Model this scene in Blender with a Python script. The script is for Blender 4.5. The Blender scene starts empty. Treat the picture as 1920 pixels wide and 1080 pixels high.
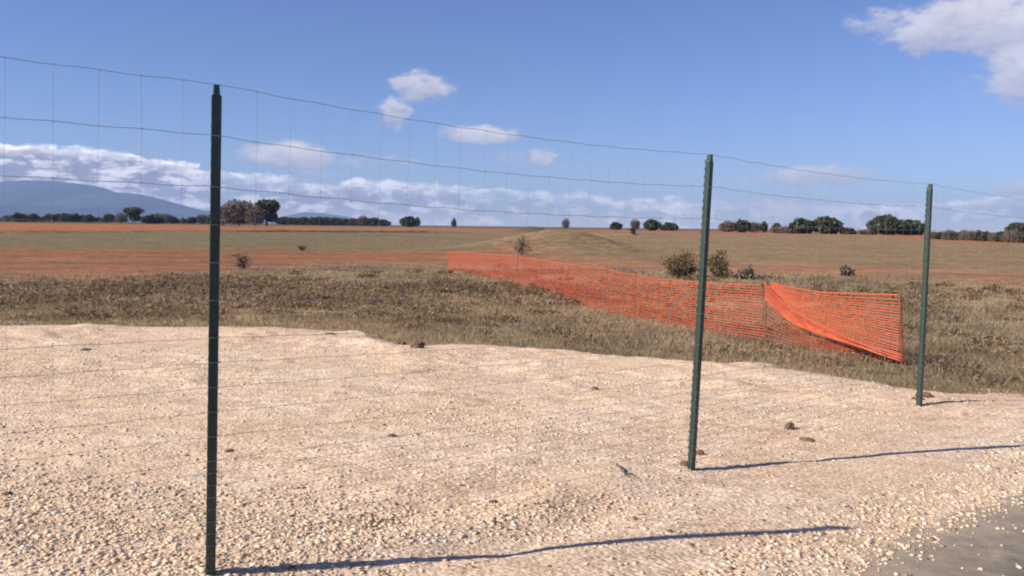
import bpy, math, random
import numpy as np
from mathutils import Matrix, Vector
R = math.radians
SC = bpy.context.scene
COL = SC.collection
# ------------------------------------------------------------------ camera
F = 1663.0; PITCH = 3.97; ROLL = 0.69; EYE = 1.52
cam = bpy.data.cameras.new('camera'); cam.sensor_width = 36; cam.lens = 36 * F / 1920
cam.clip_start = 0.05; cam.clip_end = 60000
co = bpy.data.objects.new('camera', cam); COL.objects.link(co); SC.camera = co
CM = Matrix.Translation((0, 0, EYE)) @ Matrix.Rotation(R(90 - PITCH), 4, 'X') @ Matrix.Rotation(R(ROLL), 4, 'Z')
co.matrix_world = CM
# ------------------------------------------------------------------ light
SUN_EL = 33.7; SUN_AZ = math.atan2(2.84, 0.955)     # direction the light travels, from +Y towards +X
sun = bpy.data.lights.new('sun', 'SUN'); sun.energy = 4.6; sun.angle = R(0.5); sun.color = (1.0, 0.90, 0.75)
so = bpy.data.objects.new('sun', sun); COL.objects.link(so)
e = R(SUN_EL)
trav = Vector((math.sin(SUN_AZ) * math.cos(e), math.cos(SUN_AZ) * math.cos(e), -math.sin(e)))
so.rotation_euler = trav.to_track_quat('-Z', 'Y').to_euler(); so.location = (-20, -10, 30)
SC.view_settings.view_transform = 'Standard'; SC.view_settings.look = 'None'
SC.view_settings.gamma = 1; SC.view_settings.exposure = 0.66
SC.render.resolution_x = 1024; SC.render.resolution_y = 576
SC.render.engine = 'CYCLES'; SC.cycles.filter_width = 2.0

def ray(px, py):
    v = Vector(((px - 960) / F, -(py - 540) / F, -1.0))
    return (CM.to_3x3() @ v).normalized()
def at(px, py, Y):
    d = ray(px, py); return Vector((0, 0, EYE)) + d * (Y / d.y)
def uv_of(px, py):
    d = ray(px, py); return math.atan2(d.x, d.y), math.asin(d.z)

# ------------------------------------------------------------------ world
W = bpy.data.worlds.new('World'); SC.world = W; W.use_nodes = True
nt = W.node_tree; nt.nodes.clear()
class NB:
    def __init__(s, nt): s.nt = nt
    def n(s, t, **k):
        x = s.nt.nodes.new(t)
        for a, b in k.items(): setattr(x, a, b)
        return x
    def lk(s, a, b): s.nt.links.new(a, b)
    def put(s, sock, v):
        if isinstance(v, bpy.types.NodeSocket): s.lk(v, sock)
        else: sock.default_value = v
    def m(s, op, a, b=0.0, c=0.0, clamp=False):
        x = s.n('ShaderNodeMath', operation=op, use_clamp=clamp)
        s.put(x.inputs[0], a); s.put(x.inputs[1], b); s.put(x.inputs[2], c); return x.outputs[0]
    def noise(s, vec, scale, detail=4, rough=0.55, col=False, dist=0.0):
        x = s.n('ShaderNodeTexNoise'); s.put(x.inputs['Vector'], vec); x.inputs['Scale'].default_value = scale
        x.inputs['Detail'].default_value = detail; x.inputs['Roughness'].default_value = rough; x.inputs['Distortion'].default_value = dist
        return x.outputs['Color' if col else 'Fac']
    def mix(s, f, a, b, mode='MIX'):
        x = s.n('ShaderNodeMix', data_type='RGBA', blend_type=mode)
        s.put(x.inputs[0], f)
        for i, v in ((6, a), (7, b)):
            if isinstance(v, tuple) and len(v) == 3: v = v + (1,)
            s.put(x.inputs[i], v)
        return x.outputs[2]
    def ss(s, v, a, b, lo=0.0, hi=1.0):
        x = s.n('ShaderNodeMapRange', interpolation_type='SMOOTHSTEP'); s.put(x.inputs[0], v)
        for i, q in ((1, a), (2, b), (3, lo), (4, hi)): s.put(x.inputs[i], q)
        return x.outputs[0]
    def vm(s, op, a, b=(0, 0, 0)):
        x = s.n('ShaderNodeVectorMath', operation=op); s.put(x.inputs[0], a); s.put(x.inputs[1], b); return x.outputs[0]
b = NB(nt)
SKYS = 0.066
tc = b.n('ShaderNodeTexCoord').outputs['Generated']
sky = b.n('ShaderNodeTexSky', sky_type='NISHITA', sun_disc=False)
sky.sun_elevation = e
sky.sun_rotation = math.atan2(-trav.x, -trav.y)
sky.altitude = 1200; sky.air_density = 1.0; sky.dust_density = 0.35; sky.ozone_density = 2.2
sep = b.n('ShaderNodeSeparateXYZ'); b.lk(tc, sep.inputs[0])
u0 = b.m('ARCTAN2', sep.outputs[0], sep.outputs[1]); v0 = b.m('ARCSINE', sep.outputs[2])
cmb = b.n('ShaderNodeCombineXYZ'); b.lk(u0, cmb.inputs[0]); b.lk(b.m('MULTIPLY', v0, 1.9), cmb.inputs[1])
uvv = cmb.outputs[0]
wn = b.noise(uvv, 16, 6, 0.6, col=True); sw = b.n('ShaderNodeSeparateColor'); b.lk(wn, sw.inputs[0])
u = b.m('ADD', u0, b.m('MULTIPLY', b.m('SUBTRACT', sw.outputs[0], 0.5), 0.055))
v = b.m('ADD', v0, b.m('MULTIPLY', b.m('SUBTRACT', sw.outputs[1], 0.5), 0.030))
fine = b.noise(uvv, 48, 8, 0.66)
big = b.noise(uvv, 9, 5, 0.55)
BLOBS = [  # px, py, half-width px, half-height px, strength
    (545, 292, 72, 25, 1.0), (480, 286, 40, 16, 0.6), (787, 160, 50, 25, 0.7), (742, 209, 31, 24, 0.65),
    (900, 251, 66, 17, 0.8), (1014, 295, 24, 19, 0.7), (962, 299, 48, 13, 0.35), (1525, 327, 92, 21, 0.65),
    (1850, 42, 150, 40, 0.8), (1690, 38, 85, 20, 0.5), (1960, 45, 120, 52, 0.95), (1930, 140, 62, 52, 0.7), (1720, 68, 45, 30, 0.75), (1835, 386, 30, 7, 1.0),
    (700, 303, 80, 15, 0.35), (600, 330, 60, 12, 0.4), (1925, 355, 40, 14, 0.6), (1480, 386, 120, 20, 0.45), (1820, 150, 60, 30, 0.25), (1800, 262, 70, 12, 0.18)]
dens = None; topn = None
for px, py, a, hh, st in BLOBS:
    uu, vv = uv_of(px, py); a /= F; hh /= F
    du = b.m('DIVIDE', b.m('SUBTRACT', u, uu), a); dv = b.m('DIVIDE', b.m('SUBTRACT', v, vv), hh)
    d2 = b.m('ADD', b.m('MULTIPLY', du, du), b.m('MULTIPLY', dv, dv))
    q = b.ss(d2, 2.1, 0.2, 0.0, min(1, st * 1.15))
    t = b.m('MULTIPLY', q, b.m('ADD', 0.5, b.m('MULTIPLY', dv, 0.45)))
    dens = q if dens is None else b.m('MAXIMUM', dens, q)
    topn = t if topn is None else b.m('MAXIMUM', topn, t)
blob = b.ss(b.m('ADD', dens, b.m('MULTIPLY', b.m('SUBTRACT', fine, 0.5), 1.5)), 0.16, 0.85)
# long cloud bank above the horizon: its upper edge as a curve of azimuth
edge = [(-300, 258), (0, 262), (110, 268), (220, 284), (330, 300), (420, 314), (500, 325), (600, 334), (700, 338), (900, 350), (1100, 362), (1300, 374), (1500, 380), (1700, 372), (1920, 362), (2300, 350)]
fc = b.n('ShaderNodeFloatCurve'); U0, U1 = -1.1, 1.1; V1 = 0.12
b.lk(b.m('DIVIDE', b.m('SUBTRACT', u0, U0), U1 - U0), fc.inputs['Value'])
cv = fc.mapping.curves[0]; pts = []
for px, py in edge:
    uu, vv = uv_of(px, py); pts.append(((uu - U0) / (U1 - U0), vv / V1))
cv.points[0].location = (0, pts[0][1]); cv.points[1].location = (1, pts[-1][1])
for p in pts: cv.points.new(*p)
fc.mapping.update()
ev = b.m('MULTIPLY', fc.outputs[0], V1)
below = b.m('SUBTRACT', b.m('ADD', ev, b.m('MULTIPLY', b.m('SUBTRACT', fine, 0.5), 0.022)), v)
cov = b.ss(u0, uv_of(300, 400)[0], uv_of(900, 400)[0], 1.0, 0.66)
hole = b.ss(b.m('ADD', big, b.m('MULTIPLY', b.m('SUBTRACT', fine, .5), .5)), 0.30, 0.56)
bank = b.m('MULTIPLY', b.ss(below, 0.0, 0.006), b.m('MULTIPLY', b.m('MAXIMUM', hole, b.ss(u0, uv_of(700, 400)[0], uv_of(200, 400)[0], 0, 0.85)), cov))
rim = b.ss(below, 0.016, 0.002, 0.0, 0.75)
# layered streaks inside the bank
cs = b.n('ShaderNodeCombineXYZ'); b.lk(u0, cs.inputs[0]); b.lk(b.m('MULTIPLY', v0, 2.8), cs.inputs[1])
streak = b.noise(cs.outputs[0], 30, 6, 0.6)
shade = b.m('ADD', b.m('MULTIPLY', b.ss(b.m('ADD', b.m('MULTIPLY', streak, .55), b.m('MULTIPLY', fine, .45)), 0.46, 0.58), 0.72), b.m('MULTIPLY', rim, 1.0), clamp=True)
hz = b.ss(v0, 0.025, 0.0, 0.0, 0.40)
shade = b.m('MAXIMUM', shade, hz)
def cc(r, g, bb): return (r / SKYS, g / SKYS, bb / SKYS, 1)
cbank = b.mix(shade, cc(0.20, 0.21, 0.31), cc(0.92, 0.88, 0.90))
cblob = b.mix(b.m('ADD', topn, b.m('MULTIPLY', b.m('SUBTRACT', fine, .5), 0.8), clamp=True), cc(0.27, 0.28, 0.38), cc(0.66, 0.62, 0.63))
skc = b.mix(1.0, sky.outputs[0], (0.75, 0.84, 1.21), 'MULTIPLY')
c1 = b.mix(bank, skc, cbank)
c2 = b.mix(b.m('MULTIPLY', blob, 0.80), c1, cblob)
bg = b.n('ShaderNodeBackground'); b.lk(c2, bg.inputs[0]); bg.inputs[1].default_value = SKYS
wo = b.n('ShaderNodeOutputWorld'); b.lk(bg.outputs[0], wo.inputs[0])

# ------------------------------------------------------------------ numpy noise
rng = np.random.default_rng(7); random.seed(7)
_T = rng.random((256, 256))
def vnoise(x, y):
    xi = np.floor(x).astype(int); yi = np.floor(y).astype(int); fx = x - xi; fy = y - yi
    fx = fx * fx * (3 - 2 * fx); fy = fy * fy * (3 - 2 * fy)
    g = lambda i, j: _T[i & 255, j & 255]
    return (g(xi, yi) * (1 - fx) + g(xi + 1, yi) * fx) * (1 - fy) + (g(xi, yi + 1) * (1 - fx) + g(xi + 1, yi + 1) * fx) * fy
def fbm(x, y, o=4, s=1.0):
    x = np.asarray(x, float) * s; y = np.asarray(y, float) * s; t = 0; a = 1; w = 0
    for k in range(o):
        t = t + a * vnoise(x + 17.3 * k, y + 9.1 * k); w += a; a *= .5; x = x * 2.03; y = y * 2.03
    return t / w
def sst(a, bb, x):
    t = np.clip((x - a) / (bb - a), 0, 1); return t * t * (3 - 2 * t)

# ------------------------------------------------------------------ terrain height
FD = np.array((0.745, 0.667)); FD = FD / np.hypot(*FD)      # along the fence
P1b = at(395, 1090, 3.6); P2b = at(1300, 878, 5.66); P3b = at(1727, 768, 7.86)
S1, S2, S3 = [p.x * FD[0] + p.y * FD[1] for p in (P1b, P2b, P3b)]
PAD = 0.05
def h0(x, y):
    x = np.asarray(x, float); y = np.asarray(y, float)
    s = x * FD[0] + y * FD[1]
    z = np.interp(s, (S1 - 2, S1, S2, S3, S3 + 6), (P1b.z + .03, P1b.z, P2b.z, P3b.z, P3b.z - .03)) - PAD
    r = np.hypot(x, y)
    z = z * (1 - sst(14, 40, r)) + sst(14, 40, r) * (-0.10)
    z = z + 0.85 * sst(35, 320, r) + 0.00003 * np.maximum(r - 320, 0)
    return z
MOUNDS = []
def h(x, y):
    z = h0(x, y)
    x = np.asarray(x, float); y = np.asarray(y, float); r = np.hypot(x, y)
    am = sst(12, 16, r)
    z = z + am * 0.10 * (fbm(x, y, 3, .35) - .5) + 0.25 * sst(30, 90, r) * (fbm(x, y, 3, .03) - .5)
    for (mx, my, rx, ry, mh, pw) in MOUNDS:
        dx = (x - mx) / rx; dy = (y - my) / ry
        d = dx * dx + dy * dy
        z = z + mh * np.exp(-d ** pw) * (0.9 + .2 * fbm(x, y, 3, .5))
    return z
def g(px, py, far=3000):
    d = ray(px, py); t = 1.0; prev = 0
    while t < far:
        p = Vector((0, 0, EYE)) + d * t
        if p.z <= float(h(p.x, p.y)):
            lo, hi = prev, t
            for _ in range(25):
                m = (lo + hi) / 2; p = Vector((0, 0, EYE)) + d * m
                if p.z <= float(h(p.x, p.y)): hi = m
                else: lo = m
            return p
        prev = t; t *= 1.02
    p = Vector((0, 0, EYE)) + d * far
    return Vector((p.x, p.y, float(h(p.x, p.y))))
def gd(px, D):                      # ground point at depth D along the column of px near the horizon
    p = at(px, 424, D); return Vector((p.x, p.y, float(h(p.x, p.y))))
mc = gd(1065, 58); MOUNDS.append((mc.x, mc.y, 4.2, 5, 1.08, 1.1))
mc = gd(985, 62); MOUNDS.append((mc.x, mc.y, 4.6, 5, 0.62, 1.0))
mc = gd(1180, 140); MOUNDS.append((mc.x, mc.y, 6, 5, 0.8, 1.2))
mc = gd(995, 190); MOUNDS.append((mc.x, mc.y, 3.6, 4, 1.25, 1.3))
mc = gd(1890, 95); MOUNDS.append((mc.x, mc.y, 5, 4, 0.25, 1.2))

# ------------------------------------------------------------------ mesh helpers
def link(name, me, mats, parent=None, smooth=False):
    o = bpy.data.objects.new(name, me); COL.objects.link(o)
    for m in (mats if isinstance(mats, (list, tuple)) else [mats]): me.materials.append(m)
    if smooth: me.polygons.foreach_set('use_smooth', [True] * len(me.polygons))
    if parent: o.parent = parent
    return o
def npmesh(name, V, Fc):
    V = np.asarray(V, np.float32).reshape(-1, 3); Fc = np.asarray(Fc, np.int32); k = Fc.shape[1]
    me = bpy.data.meshes.new(name); me.vertices.add(len(V)); me.vertices.foreach_set('co', V.ravel())
    me.loops.add(Fc.size); me.loops.foreach_set('vertex_index', Fc.ravel())
    me.polygons.add(len(Fc)); me.polygons.foreach_set('loop_start', np.arange(0, Fc.size, k, dtype=np.int32))
    me.polygons.foreach_set('loop_total', np.full(len(Fc), k, np.int32))
    me.update(calc_edges=True); me.validate(); return me
class MB:
    def __init__(s): s.v = []; s.f = []
    def box(s, c, sz, mat=None):
        n = len(s.v); x, y, z = [q / 2 for q in sz]; c = Vector(c)
        for q in ((-x, -y, -z), (x, -y, -z), (x, y, -z), (-x, y, -z), (-x, -y, z), (x, -y, z), (x, y, z), (-x, y, z)):
            q = Vector(q); q = mat @ q if mat else q; s.v.append(tuple(c + q))
        for f in ((0, 3, 2, 1), (4, 5, 6, 7), (0, 1, 5, 4), (1, 2, 6, 5), (2, 3, 7, 6), (3, 0, 4, 7)): s.f.append([n + i for i in f])
    def tube(s, pts, rs, k=5):
        pts = [Vector(p) for p in pts]; base = len(s.v)
        if not isinstance(rs, (list, tuple)): rs = [rs] * len(pts)
        for i, p in enumerate(pts):
            t = (pts[min(i + 1, len(pts) - 1)] - pts[max(i - 1, 0)]).normalized()
            a = t.cross(Vector((0, 0, 1)) if abs(t.z) < .9 else Vector((1, 0, 0))).normalized(); c = t.cross(a)
            for j in range(k):
                w = 2 * math.pi * j / k; s.v.append(tuple(p + (a * math.cos(w) + c * math.sin(w)) * rs[i]))
        for i in range(len(pts) - 1):
            for j in range(k):
                a0 = base + i * k + j; a1 = base + i * k + (j + 1) % k
                s.f.append([a0, a1, a1 + k, a0 + k])
        s.f.append([base + j for j in range(k)][::-1]); s.f.append([base + (len(pts) - 1) * k + j for j in range(k)])
    def build(s, name, mat, parent=None, smooth=False):
        me = bpy.data.meshes.new(name); me.from_pydata(s.v, [], s.f); me.update(); return link(name, me, mat, parent, smooth)
def tag(o, label=None, cat=None, group=None, kind=None):
    if label: o['label'] = label
    if cat: o['category'] = cat
    if group: o['group'] = group
    if kind: o['kind'] = kind
    return o
def empty(name, loc, rz=0, sc=1):
    o = bpy.data.objects.new(name, None); COL.objects.link(o); o.location = loc; o.rotation_euler = (0, 0, rz); o.scale = (sc,) * 3; o.empty_display_size = .2; return o
def copy_tree(o, parent=None):
    c = o.copy(); COL.objects.link(c)
    if parent: c.parent = parent
    for ch in list(o.children): copy_tree(ch, c)
    return c

# ------------------------------------------------------------------ materials
def newmat(name):
    m = bpy.data.materials.new(name); m.use_nodes = True; nb = NB(m.node_tree)
    return m, nb, m.node_tree.nodes['Principled BSDF']
def bump(nb, p, hgt, st, dist):
    x = nb.n('ShaderNodeBump'); x.inputs['Strength'].default_value = st; x.inputs['Distance'].default_value = dist
    nb.put(x.inputs['Height'], hgt); nb.lk(x.outputs[0], p.inputs['Normal'])
def islandmat(name, cols, rough=0.8, scale=0.0, spec=0.3, transl=0.0):
    m, nb, p = newmat(name)
    geo = nb.n('ShaderNodeNewGeometry'); rp = nb.n('ShaderNodeValToRGB')
    nb.lk(geo.outputs['Random Per Island'], rp.inputs[0]); cr = rp.color_ramp
    for i, c in enumerate(cols):
        pos = i / max(1, len(cols) - 1)
        el = cr.elements[i] if i < 2 else cr.elements.new(pos)
        el.position = pos; el.color = c + (1,)
    cr.elements[1].position = 1 / max(1, len(cols) - 1)
    c = rp.outputs[0]
    if scale:
        n_ = nb.noise(geo.outputs['Position'], scale, 3)
        c = nb.mix(nb.ss(n_, .35, .65), c, nb.mix(1, c, (0.62, 0.6, 0.58), 'MULTIPLY'))
    nb.lk(c, p.inputs['Base Color']); p.inputs['Roughness'].default_value = rough
    p.inputs['Specular IOR Level'].default_value = spec
    if transl:
        tr = nb.n('ShaderNodeBsdfTranslucent'); nb.lk(c, tr.inputs[0]); mx = nb.n('ShaderNodeMixShader'); mx.inputs[0].default_value = transl
        nb.lk(p.outputs[0], mx.inputs[1]); nb.lk(tr.outputs[0], mx.inputs[2]); nb.lk(mx.outputs[0], m.node_tree.nodes['Material Output'].inputs[0])
    return m

# field: colours of the soils and growths come from a colour attribute, fine detail from noise
m_field, nb, p = newmat('field_soil')
at_ = nb.n('ShaderNodeAttribute', attribute_name='soil'); geo = nb.n('ShaderNodeNewGeometry')
pos = geo.outputs['Position']
sx = nb.vm('MULTIPLY', pos, (0.55, 1.0, 1.0))
n1 = nb.noise(sx, 3.0, 6, .65); n2 = nb.noise(sx, .35, 5, .6); n3 = nb.noise(pos, 14, 4, .6)
c = nb.mix(1, at_.outputs['Color'], nb.mix(nb.ss(n1, .3, .7), (0.60, 0.60, 0.60), (1.3, 1.3, 1.3)), 'MULTIPLY')
c = nb.mix(1, c, nb.mix(nb.ss(n2, .3, .7), (0.80, 0.82, 0.84), (1.15, 1.12, 1.06)), 'MULTIPLY')
nb.lk(c, p.inputs['Base Color']); p.inputs['Roughness'].default_value = .95; p.inputs['Specular IOR Level'].default_value = .1
bump(nb, p, nb.m('ADD', n1, nb.m('MULTIPLY', n3, .3)), .9, .12)

m_grav, nb, p = newmat('limestone_gravel')
pos = nb.n('ShaderNodeNewGeometry').outputs['Position']
sx = nb.vm('MULTIPLY', pos, (0.7, 1.0, 1.0))
vo = nb.n('ShaderNodeTexVoronoi'); nb.lk(sx, vo.inputs['Vector']); vo.inputs['Scale'].default_value = 55
vo2 = nb.n('ShaderNodeTexVoronoi'); nb.lk(sx, vo2.inputs['Vector']); vo2.inputs['Scale'].default_value = 120
sc1 = nb.n('ShaderNodeSeparateColor'); nb.lk(vo.outputs['Color'], sc1.inputs[0])
sc2 = nb.n('ShaderNodeSeparateColor'); nb.lk(vo2.outputs['Color'], sc2.inputs[0])
nA = nb.noise(sx, 1.1, 5, .6); nB = nb.noise(sx, 7, 5, .65); nC = nb.noise(sx, 30, 3, .6)
base = nb.mix(nb.ss(nA, .35, .65), (0.655, 0.485, 0.345), (0.74, 0.585, 0.445))
st1 = nb.mix(1, base, nb.mix(sc1.outputs[0], (0.74, 0.72, 0.70), (1.18, 1.20, 1.22)), 'MULTIPLY')
st1 = nb.mix(1, st1, nb.mix(sc2.outputs[0], (0.86, 0.85, 0.84), (1.10, 1.10, 1.10)), 'MULTIPLY')
st1 = nb.mix(1, st1, nb.mix(nb.ss(nB, .32, .62), (0.80, 0.76, 0.72), (1.05, 1.05, 1.05)), 'MULTIPLY')
nE = nb.noise(nb.vm('MULTIPLY', pos, (0.35, 1.0, 1.0)), 2.6, 6, .7)
st1 = nb.mix(1, st1, nb.mix(nb.ss(nE, .60, .72), (1, 1, 1), (0.66, 0.60, 0.55)), 'MULTIPLY')
st1 = nb.mix(nb.ss(nb.noise(pos, .55, 4, .6), .45, .62, 0, .5), st1, (0.62, 0.455, 0.31))
nb.lk(st1, p.inputs['Base Color']); p.inputs['Roughness'].default_value = .95; p.inputs['Specular IOR Level'].default_value = .15
hg = nb.m('ADD', nb.m('MULTIPLY', vo.outputs['Distance'], -1.0), nb.m('ADD', nb.m('MULTIPLY', nB, 1.6), nb.m('MULTIPLY', nC, .5)))
bump(nb, p, hg, .6, .012)

m_asph, nb, p = newmat('asphalt')
pos = nb.n('ShaderNodeNewGeometry').outputs['Position']
nA = nb.noise(pos, 1.6, 5, .6); nB = nb.noise(pos, 140, 3, .6); nD = nb.noise(pos, 6, 5, .65)
c = nb.mix(nb.ss(nB, .35, .68), (0.088, 0.076, 0.062), (0.17, 0.148, 0.122))
c = nb.mix(nb.ss(nb.m('ADD', nA, nb.m('MULTIPLY', nD, .5)), .72, .98, 0, .6), c, (0.36, 0.30, 0.235))     # pale dust lying on it
dn = nb.n('ShaderNodeVectorMath', operation='DOT_PRODUCT'); nb.lk(pos, dn.inputs[0]); dn.inputs[1].default_value = (-.667, .745, 0)
ROADN = dn.inputs[1]; edged = nb.ss(nb.m('ADD', dn.outputs['Value'], nb.m('MULTIPLY', nb.m('SUBTRACT', nD, .5), 1.1)), 1.15, 2.15)
c = nb.mix(nb.m('MULTIPLY', edged, .8), c, (0.42, 0.33, 0.24))
nb.lk(c, p.inputs['Base Color']); p.inputs['Roughness'].default_value = .9; bump(nb, p, nB, .5, .004)

m_stone = islandmat('pale_stones', [(.16, .10, .07), (.52, .38, .255), (.60, .45, .305), (.63, .475, .325), (.67, .52, .365), (.70, .545, .39), (.73, .59, .445), (.80, .70, .58)], .9)
m_grass = islandmat('dry_grass', [(.38, .28, .165), (.47, .35, .215), (.58, .44, .29), (.41, .315, .19), (.54, .405, .265), (.38, .30, .18)], .8, .25, .1, .45)
m_scrub = islandmat('scrub_twigs', [(.30, .22, .14), (.38, .28, .18), (.34, .265, .16), (.44, .31, .205)], .85, .3, .1, .4)
m_ever = islandmat('evergreen_leaves', [(.045, .055, .030), (.072, .085, .045), (.10, .112, .064), (.06, .074, .040)], .75, .5, .25, .15)
m_olive = islandmat('olive_leaves', [(.045, .046, .026), (.085, .080, .046), (.11, .098, .06), (.06, .06, .035)], .8, .5, .25, .15)
m_twig = islandmat('bare_twigs', [(.10, .078, .058), (.16, .125, .092), (.20, .158, .12), (.13, .102, .078)], .85, 0, .2)
m_rust = islandmat('russet_leaves', [(.20, .12, .065), (.26, .17, .09), (.16, .125, .065), (.12, .115, .055)], .85, 0, .2, .15)
m_bark, nb, p = newmat('bark')
nb.lk(nb.mix(nb.noise(nb.n('ShaderNodeTexCoord').outputs['Object'], 9, 4), (.06, .045, .032), (.15, .115, .085)), p.inputs['Base Color']); p.inputs['Roughness'].default_value = .9
m_post, nb, p = newmat('green_painted_steel')
pos = nb.n('ShaderNodeNewGeometry').outputs['Position']
nb.lk(nb.mix(nb.ss(nb.noise(pos, 25, 5, .6), .4, .75), (.010, .034, .026), (.024, .054, .040)), p.inputs['Base Color'])
p.inputs['Roughness'].default_value = .42; p.inputs['Coat Weight'].default_value = .15; bump(nb, p, nb.noise(pos, 80, 3), .15, .002)
m_wire, nb, p = newmat('galvanised_wire')
pos = nb.n('ShaderNodeNewGeometry').outputs['Position']
nb.lk(nb.mix(nb.noise(pos, 20, 2), (.20, .20, .205), (.33, .33, .33)), p.inputs['Base Color']); p.inputs['Metallic'].default_value = .35; p.inputs['Roughness'].default_value = .5
m_net, nb, p = newmat('orange_plastic_net')
pos = nb.n('ShaderNodeNewGeometry').outputs['Position']
cN = nb.mix(nb.noise(pos, 4, 4), (.62, .125, .055), (.84, .19, .08))
nb.lk(cN, p.inputs['Base Color']); p.inputs['Roughness'].default_value = .38
tr = nb.n('ShaderNodeBsdfTranslucent'); nb.lk(cN, tr.inputs[0]); mx = nb.n('ShaderNodeMixShader'); mx.inputs[0].default_value = .3
nb.lk(p.outputs[0], mx.inputs[1]); nb.lk(tr.outputs[0], mx.inputs[2]); nb.lk(mx.outputs[0], m_net.node_tree.nodes['Material Output'].inputs[0])
m_rod, nb, p = newmat('rusty_rod')
nb.lk(nb.mix(nb.noise(nb.n('ShaderNodeNewGeometry').outputs['Position'], 60, 4), (.10, .045, .025), (.22, .10, .05)), p.inputs['Base Color']); p.inputs['Roughness'].default_value = .85
m_clod, nb, p = newmat('brown_earth_clod')
nb.lk(nb.mix(nb.noise(nb.n('ShaderNodeTexCoord').outputs['Object'], 30, 4), (.09, .055, .035), (.24, .15, .095)), p.inputs['Base Color']); p.inputs['Roughness'].default_value = .95
m_mtn, nb, p = newmat('haze_tinted_mountain')
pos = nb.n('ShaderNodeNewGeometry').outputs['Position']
nb.lk(nb.mix(nb.ss(nb.noise(pos, .004, 6, .6), .35, .65), (.05, .085, .16), (.08, .11, .18)), p.inputs['Base Color']); p.inputs['Roughness'].default_value = 1; p.inputs['Specular IOR Level'].default_value = 0  # forest tones with the blue of distance haze painted into the colour

# ------------------------------------------------------------------ ground sheet (polar grid, finer in front)
def bnd(pts):
    a = []; sv = MOUNDS[:]; MOUNDS.clear()
    for px, py in pts:
        q = g(px, py); a.append((math.atan2(q.x, q.y), math.hypot(q.x, q.y)))
    MOUNDS.extend(sv); a.sort(); return np.array(a)
def bint(B, az): return np.exp(np.interp(az, B[:, 0], np.log(B[:, 1])))
B1 = bnd([(-200, 616), (0, 617), (130, 618), (400, 620), (520, 620), (600, 626), (660, 630), (700, 640), (760, 658), (800, 660), (850, 655), (900, 655), (950, 660), (1100, 672), (1300, 688), (1420, 695), (1560, 718), (1680, 738), (1800, 748), (1920, 755), (2100, 765)])
B2 = bnd([(-200, 522), (0, 520), (200, 524), (400, 515), (600, 503), (800, 500), (1000, 500), (1200, 512), (1400, 518), (1600, 520), (1750, 530), (1920, 540), (2100, 545)])
B3 = bnd([(-200, 463), (0, 464), (200, 466), (400, 467), (800, 470), (900, 472), (1100, 482), (1300, 492), (1500, 494), (1700, 500), (1920, 510), (2100, 515)])
B4 = bnd([(-200, 438), (0, 437), (400, 435), (850, 437), (1000, 438), (1180, 436), (1340, 440), (1500, 440), (1600, 441), (1740, 451), (1880, 460), (2100, 470)])
az = np.concatenate([np.linspace(-math.pi, -.75, 40, endpoint=False), np.linspace(-.75, .75, 520), np.linspace(.75, math.pi, 41)[1:-1]])
rr = np.concatenate([[0.0], np.geomspace(.6, 20, 70), np.geomspace(20, 400, 330)[1:], np.geomspace(400, 16000, 60)[1:]])
A, Rr = np.meshgrid(az, rr); X = np.sin(A) * Rr; Y = np.cos(A) * Rr; Z = h(X, Y)
b4 = bint(B4, A)
# low bank at the far edge of the pale field (dark line in the distance, left half)
bankm = sst(.0, 1.2, Rr - b4) * sst(uv_of(940, 430)[0], uv_of(800, 430)[0], A) * (1 - sst(120, 260, Rr - b4))
Z = Z + .30 * bankm * (1 - sst(10, 120, Rr - b4))
nr, nc = A.shape
idx = np.arange(nr * nc).reshape(nr, nc); nx = np.roll(idx, -1, axis=1)
FF = np.stack([idx[:-1], nx[:-1], nx[1:], idx[1:]], -1).reshape(-1, 4)[:, ::-1]
me = npmesh('ground', np.stack([X, Y, Z], -1), FF)
ground = link('ground', me, m_field, smooth=True); tag(ground, kind='structure')
ux = (A - uv_of(0, 430)[0]) / (uv_of(1920, 430)[0] - uv_of(0, 430)[0])      # 0 at the left end of the view, 1 at the right
def L(a, bb, t): return a[None, None, :] * (1 - t[..., None]) + bb[None, None, :] * t[..., None]
cv3 = lambda *q: np.array(q)
tR = sst(.3, .75, ux)
w1 = fbm(X, Y, 4, .25); w2 = fbm(X, Y, 4, .05); w3 = fbm(X * .3, Y, 4, .6)
jit = 1 + .22 * (w1 - .5) + .20 * (w3 - .5)
z1 = L(cv3(.165, .135, .078), cv3(.185, .152, .096), sst(.35, .65, w1)); z1 = L(z1[0:1, 0:1].reshape(3) * 0 + cv3(.23, .185, .11), cv3(.38, .30, .185), sst(.3, .6, w1))
z2 = L(cv3(.31, .135, .072), cv3(.37, .19, .105), tR); z2m = L(cv3(.25, .13, .07), cv3(.30, .17, .095), tR)
z2 = z2 * sst(.30, .50, w3)[..., None] + z2m * (1 - sst(.30, .50, w3)[..., None]) * 1.0
z3 = L(cv3(.195, .158, .088), cv3(.275, .19, .105), sst(.25, .7, ux))
z4 = L(cv3(.38, .150, .068), cv3(.31, .165, .08), sst(.1, .45, ux)); z4 = z4 * (1 - sst(.55, .62, ux))[..., None] + cv3(.36, .155, .075)[None, None] * sst(.55, .62, ux)[..., None]
far = sst(220, 420, Rr); z5 = cv3(.14, .115, .07)[None, None]
def bl(a, c, t): return a * (1 - t[..., None]) + c * t[..., None]
b2 = bint(B2, A); b3 = bint(B3, A)
C = bl(z1, z2, sst(.80, 1.18, Rr / b2 * jit)); C = bl(C, z3, sst(.86, 1.12, Rr / b3 * jit)); C = bl(C, z4, sst(.995, 1.02, Rr / b4))
C = bl(C, z5 * np.ones_like(C), far)
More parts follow.
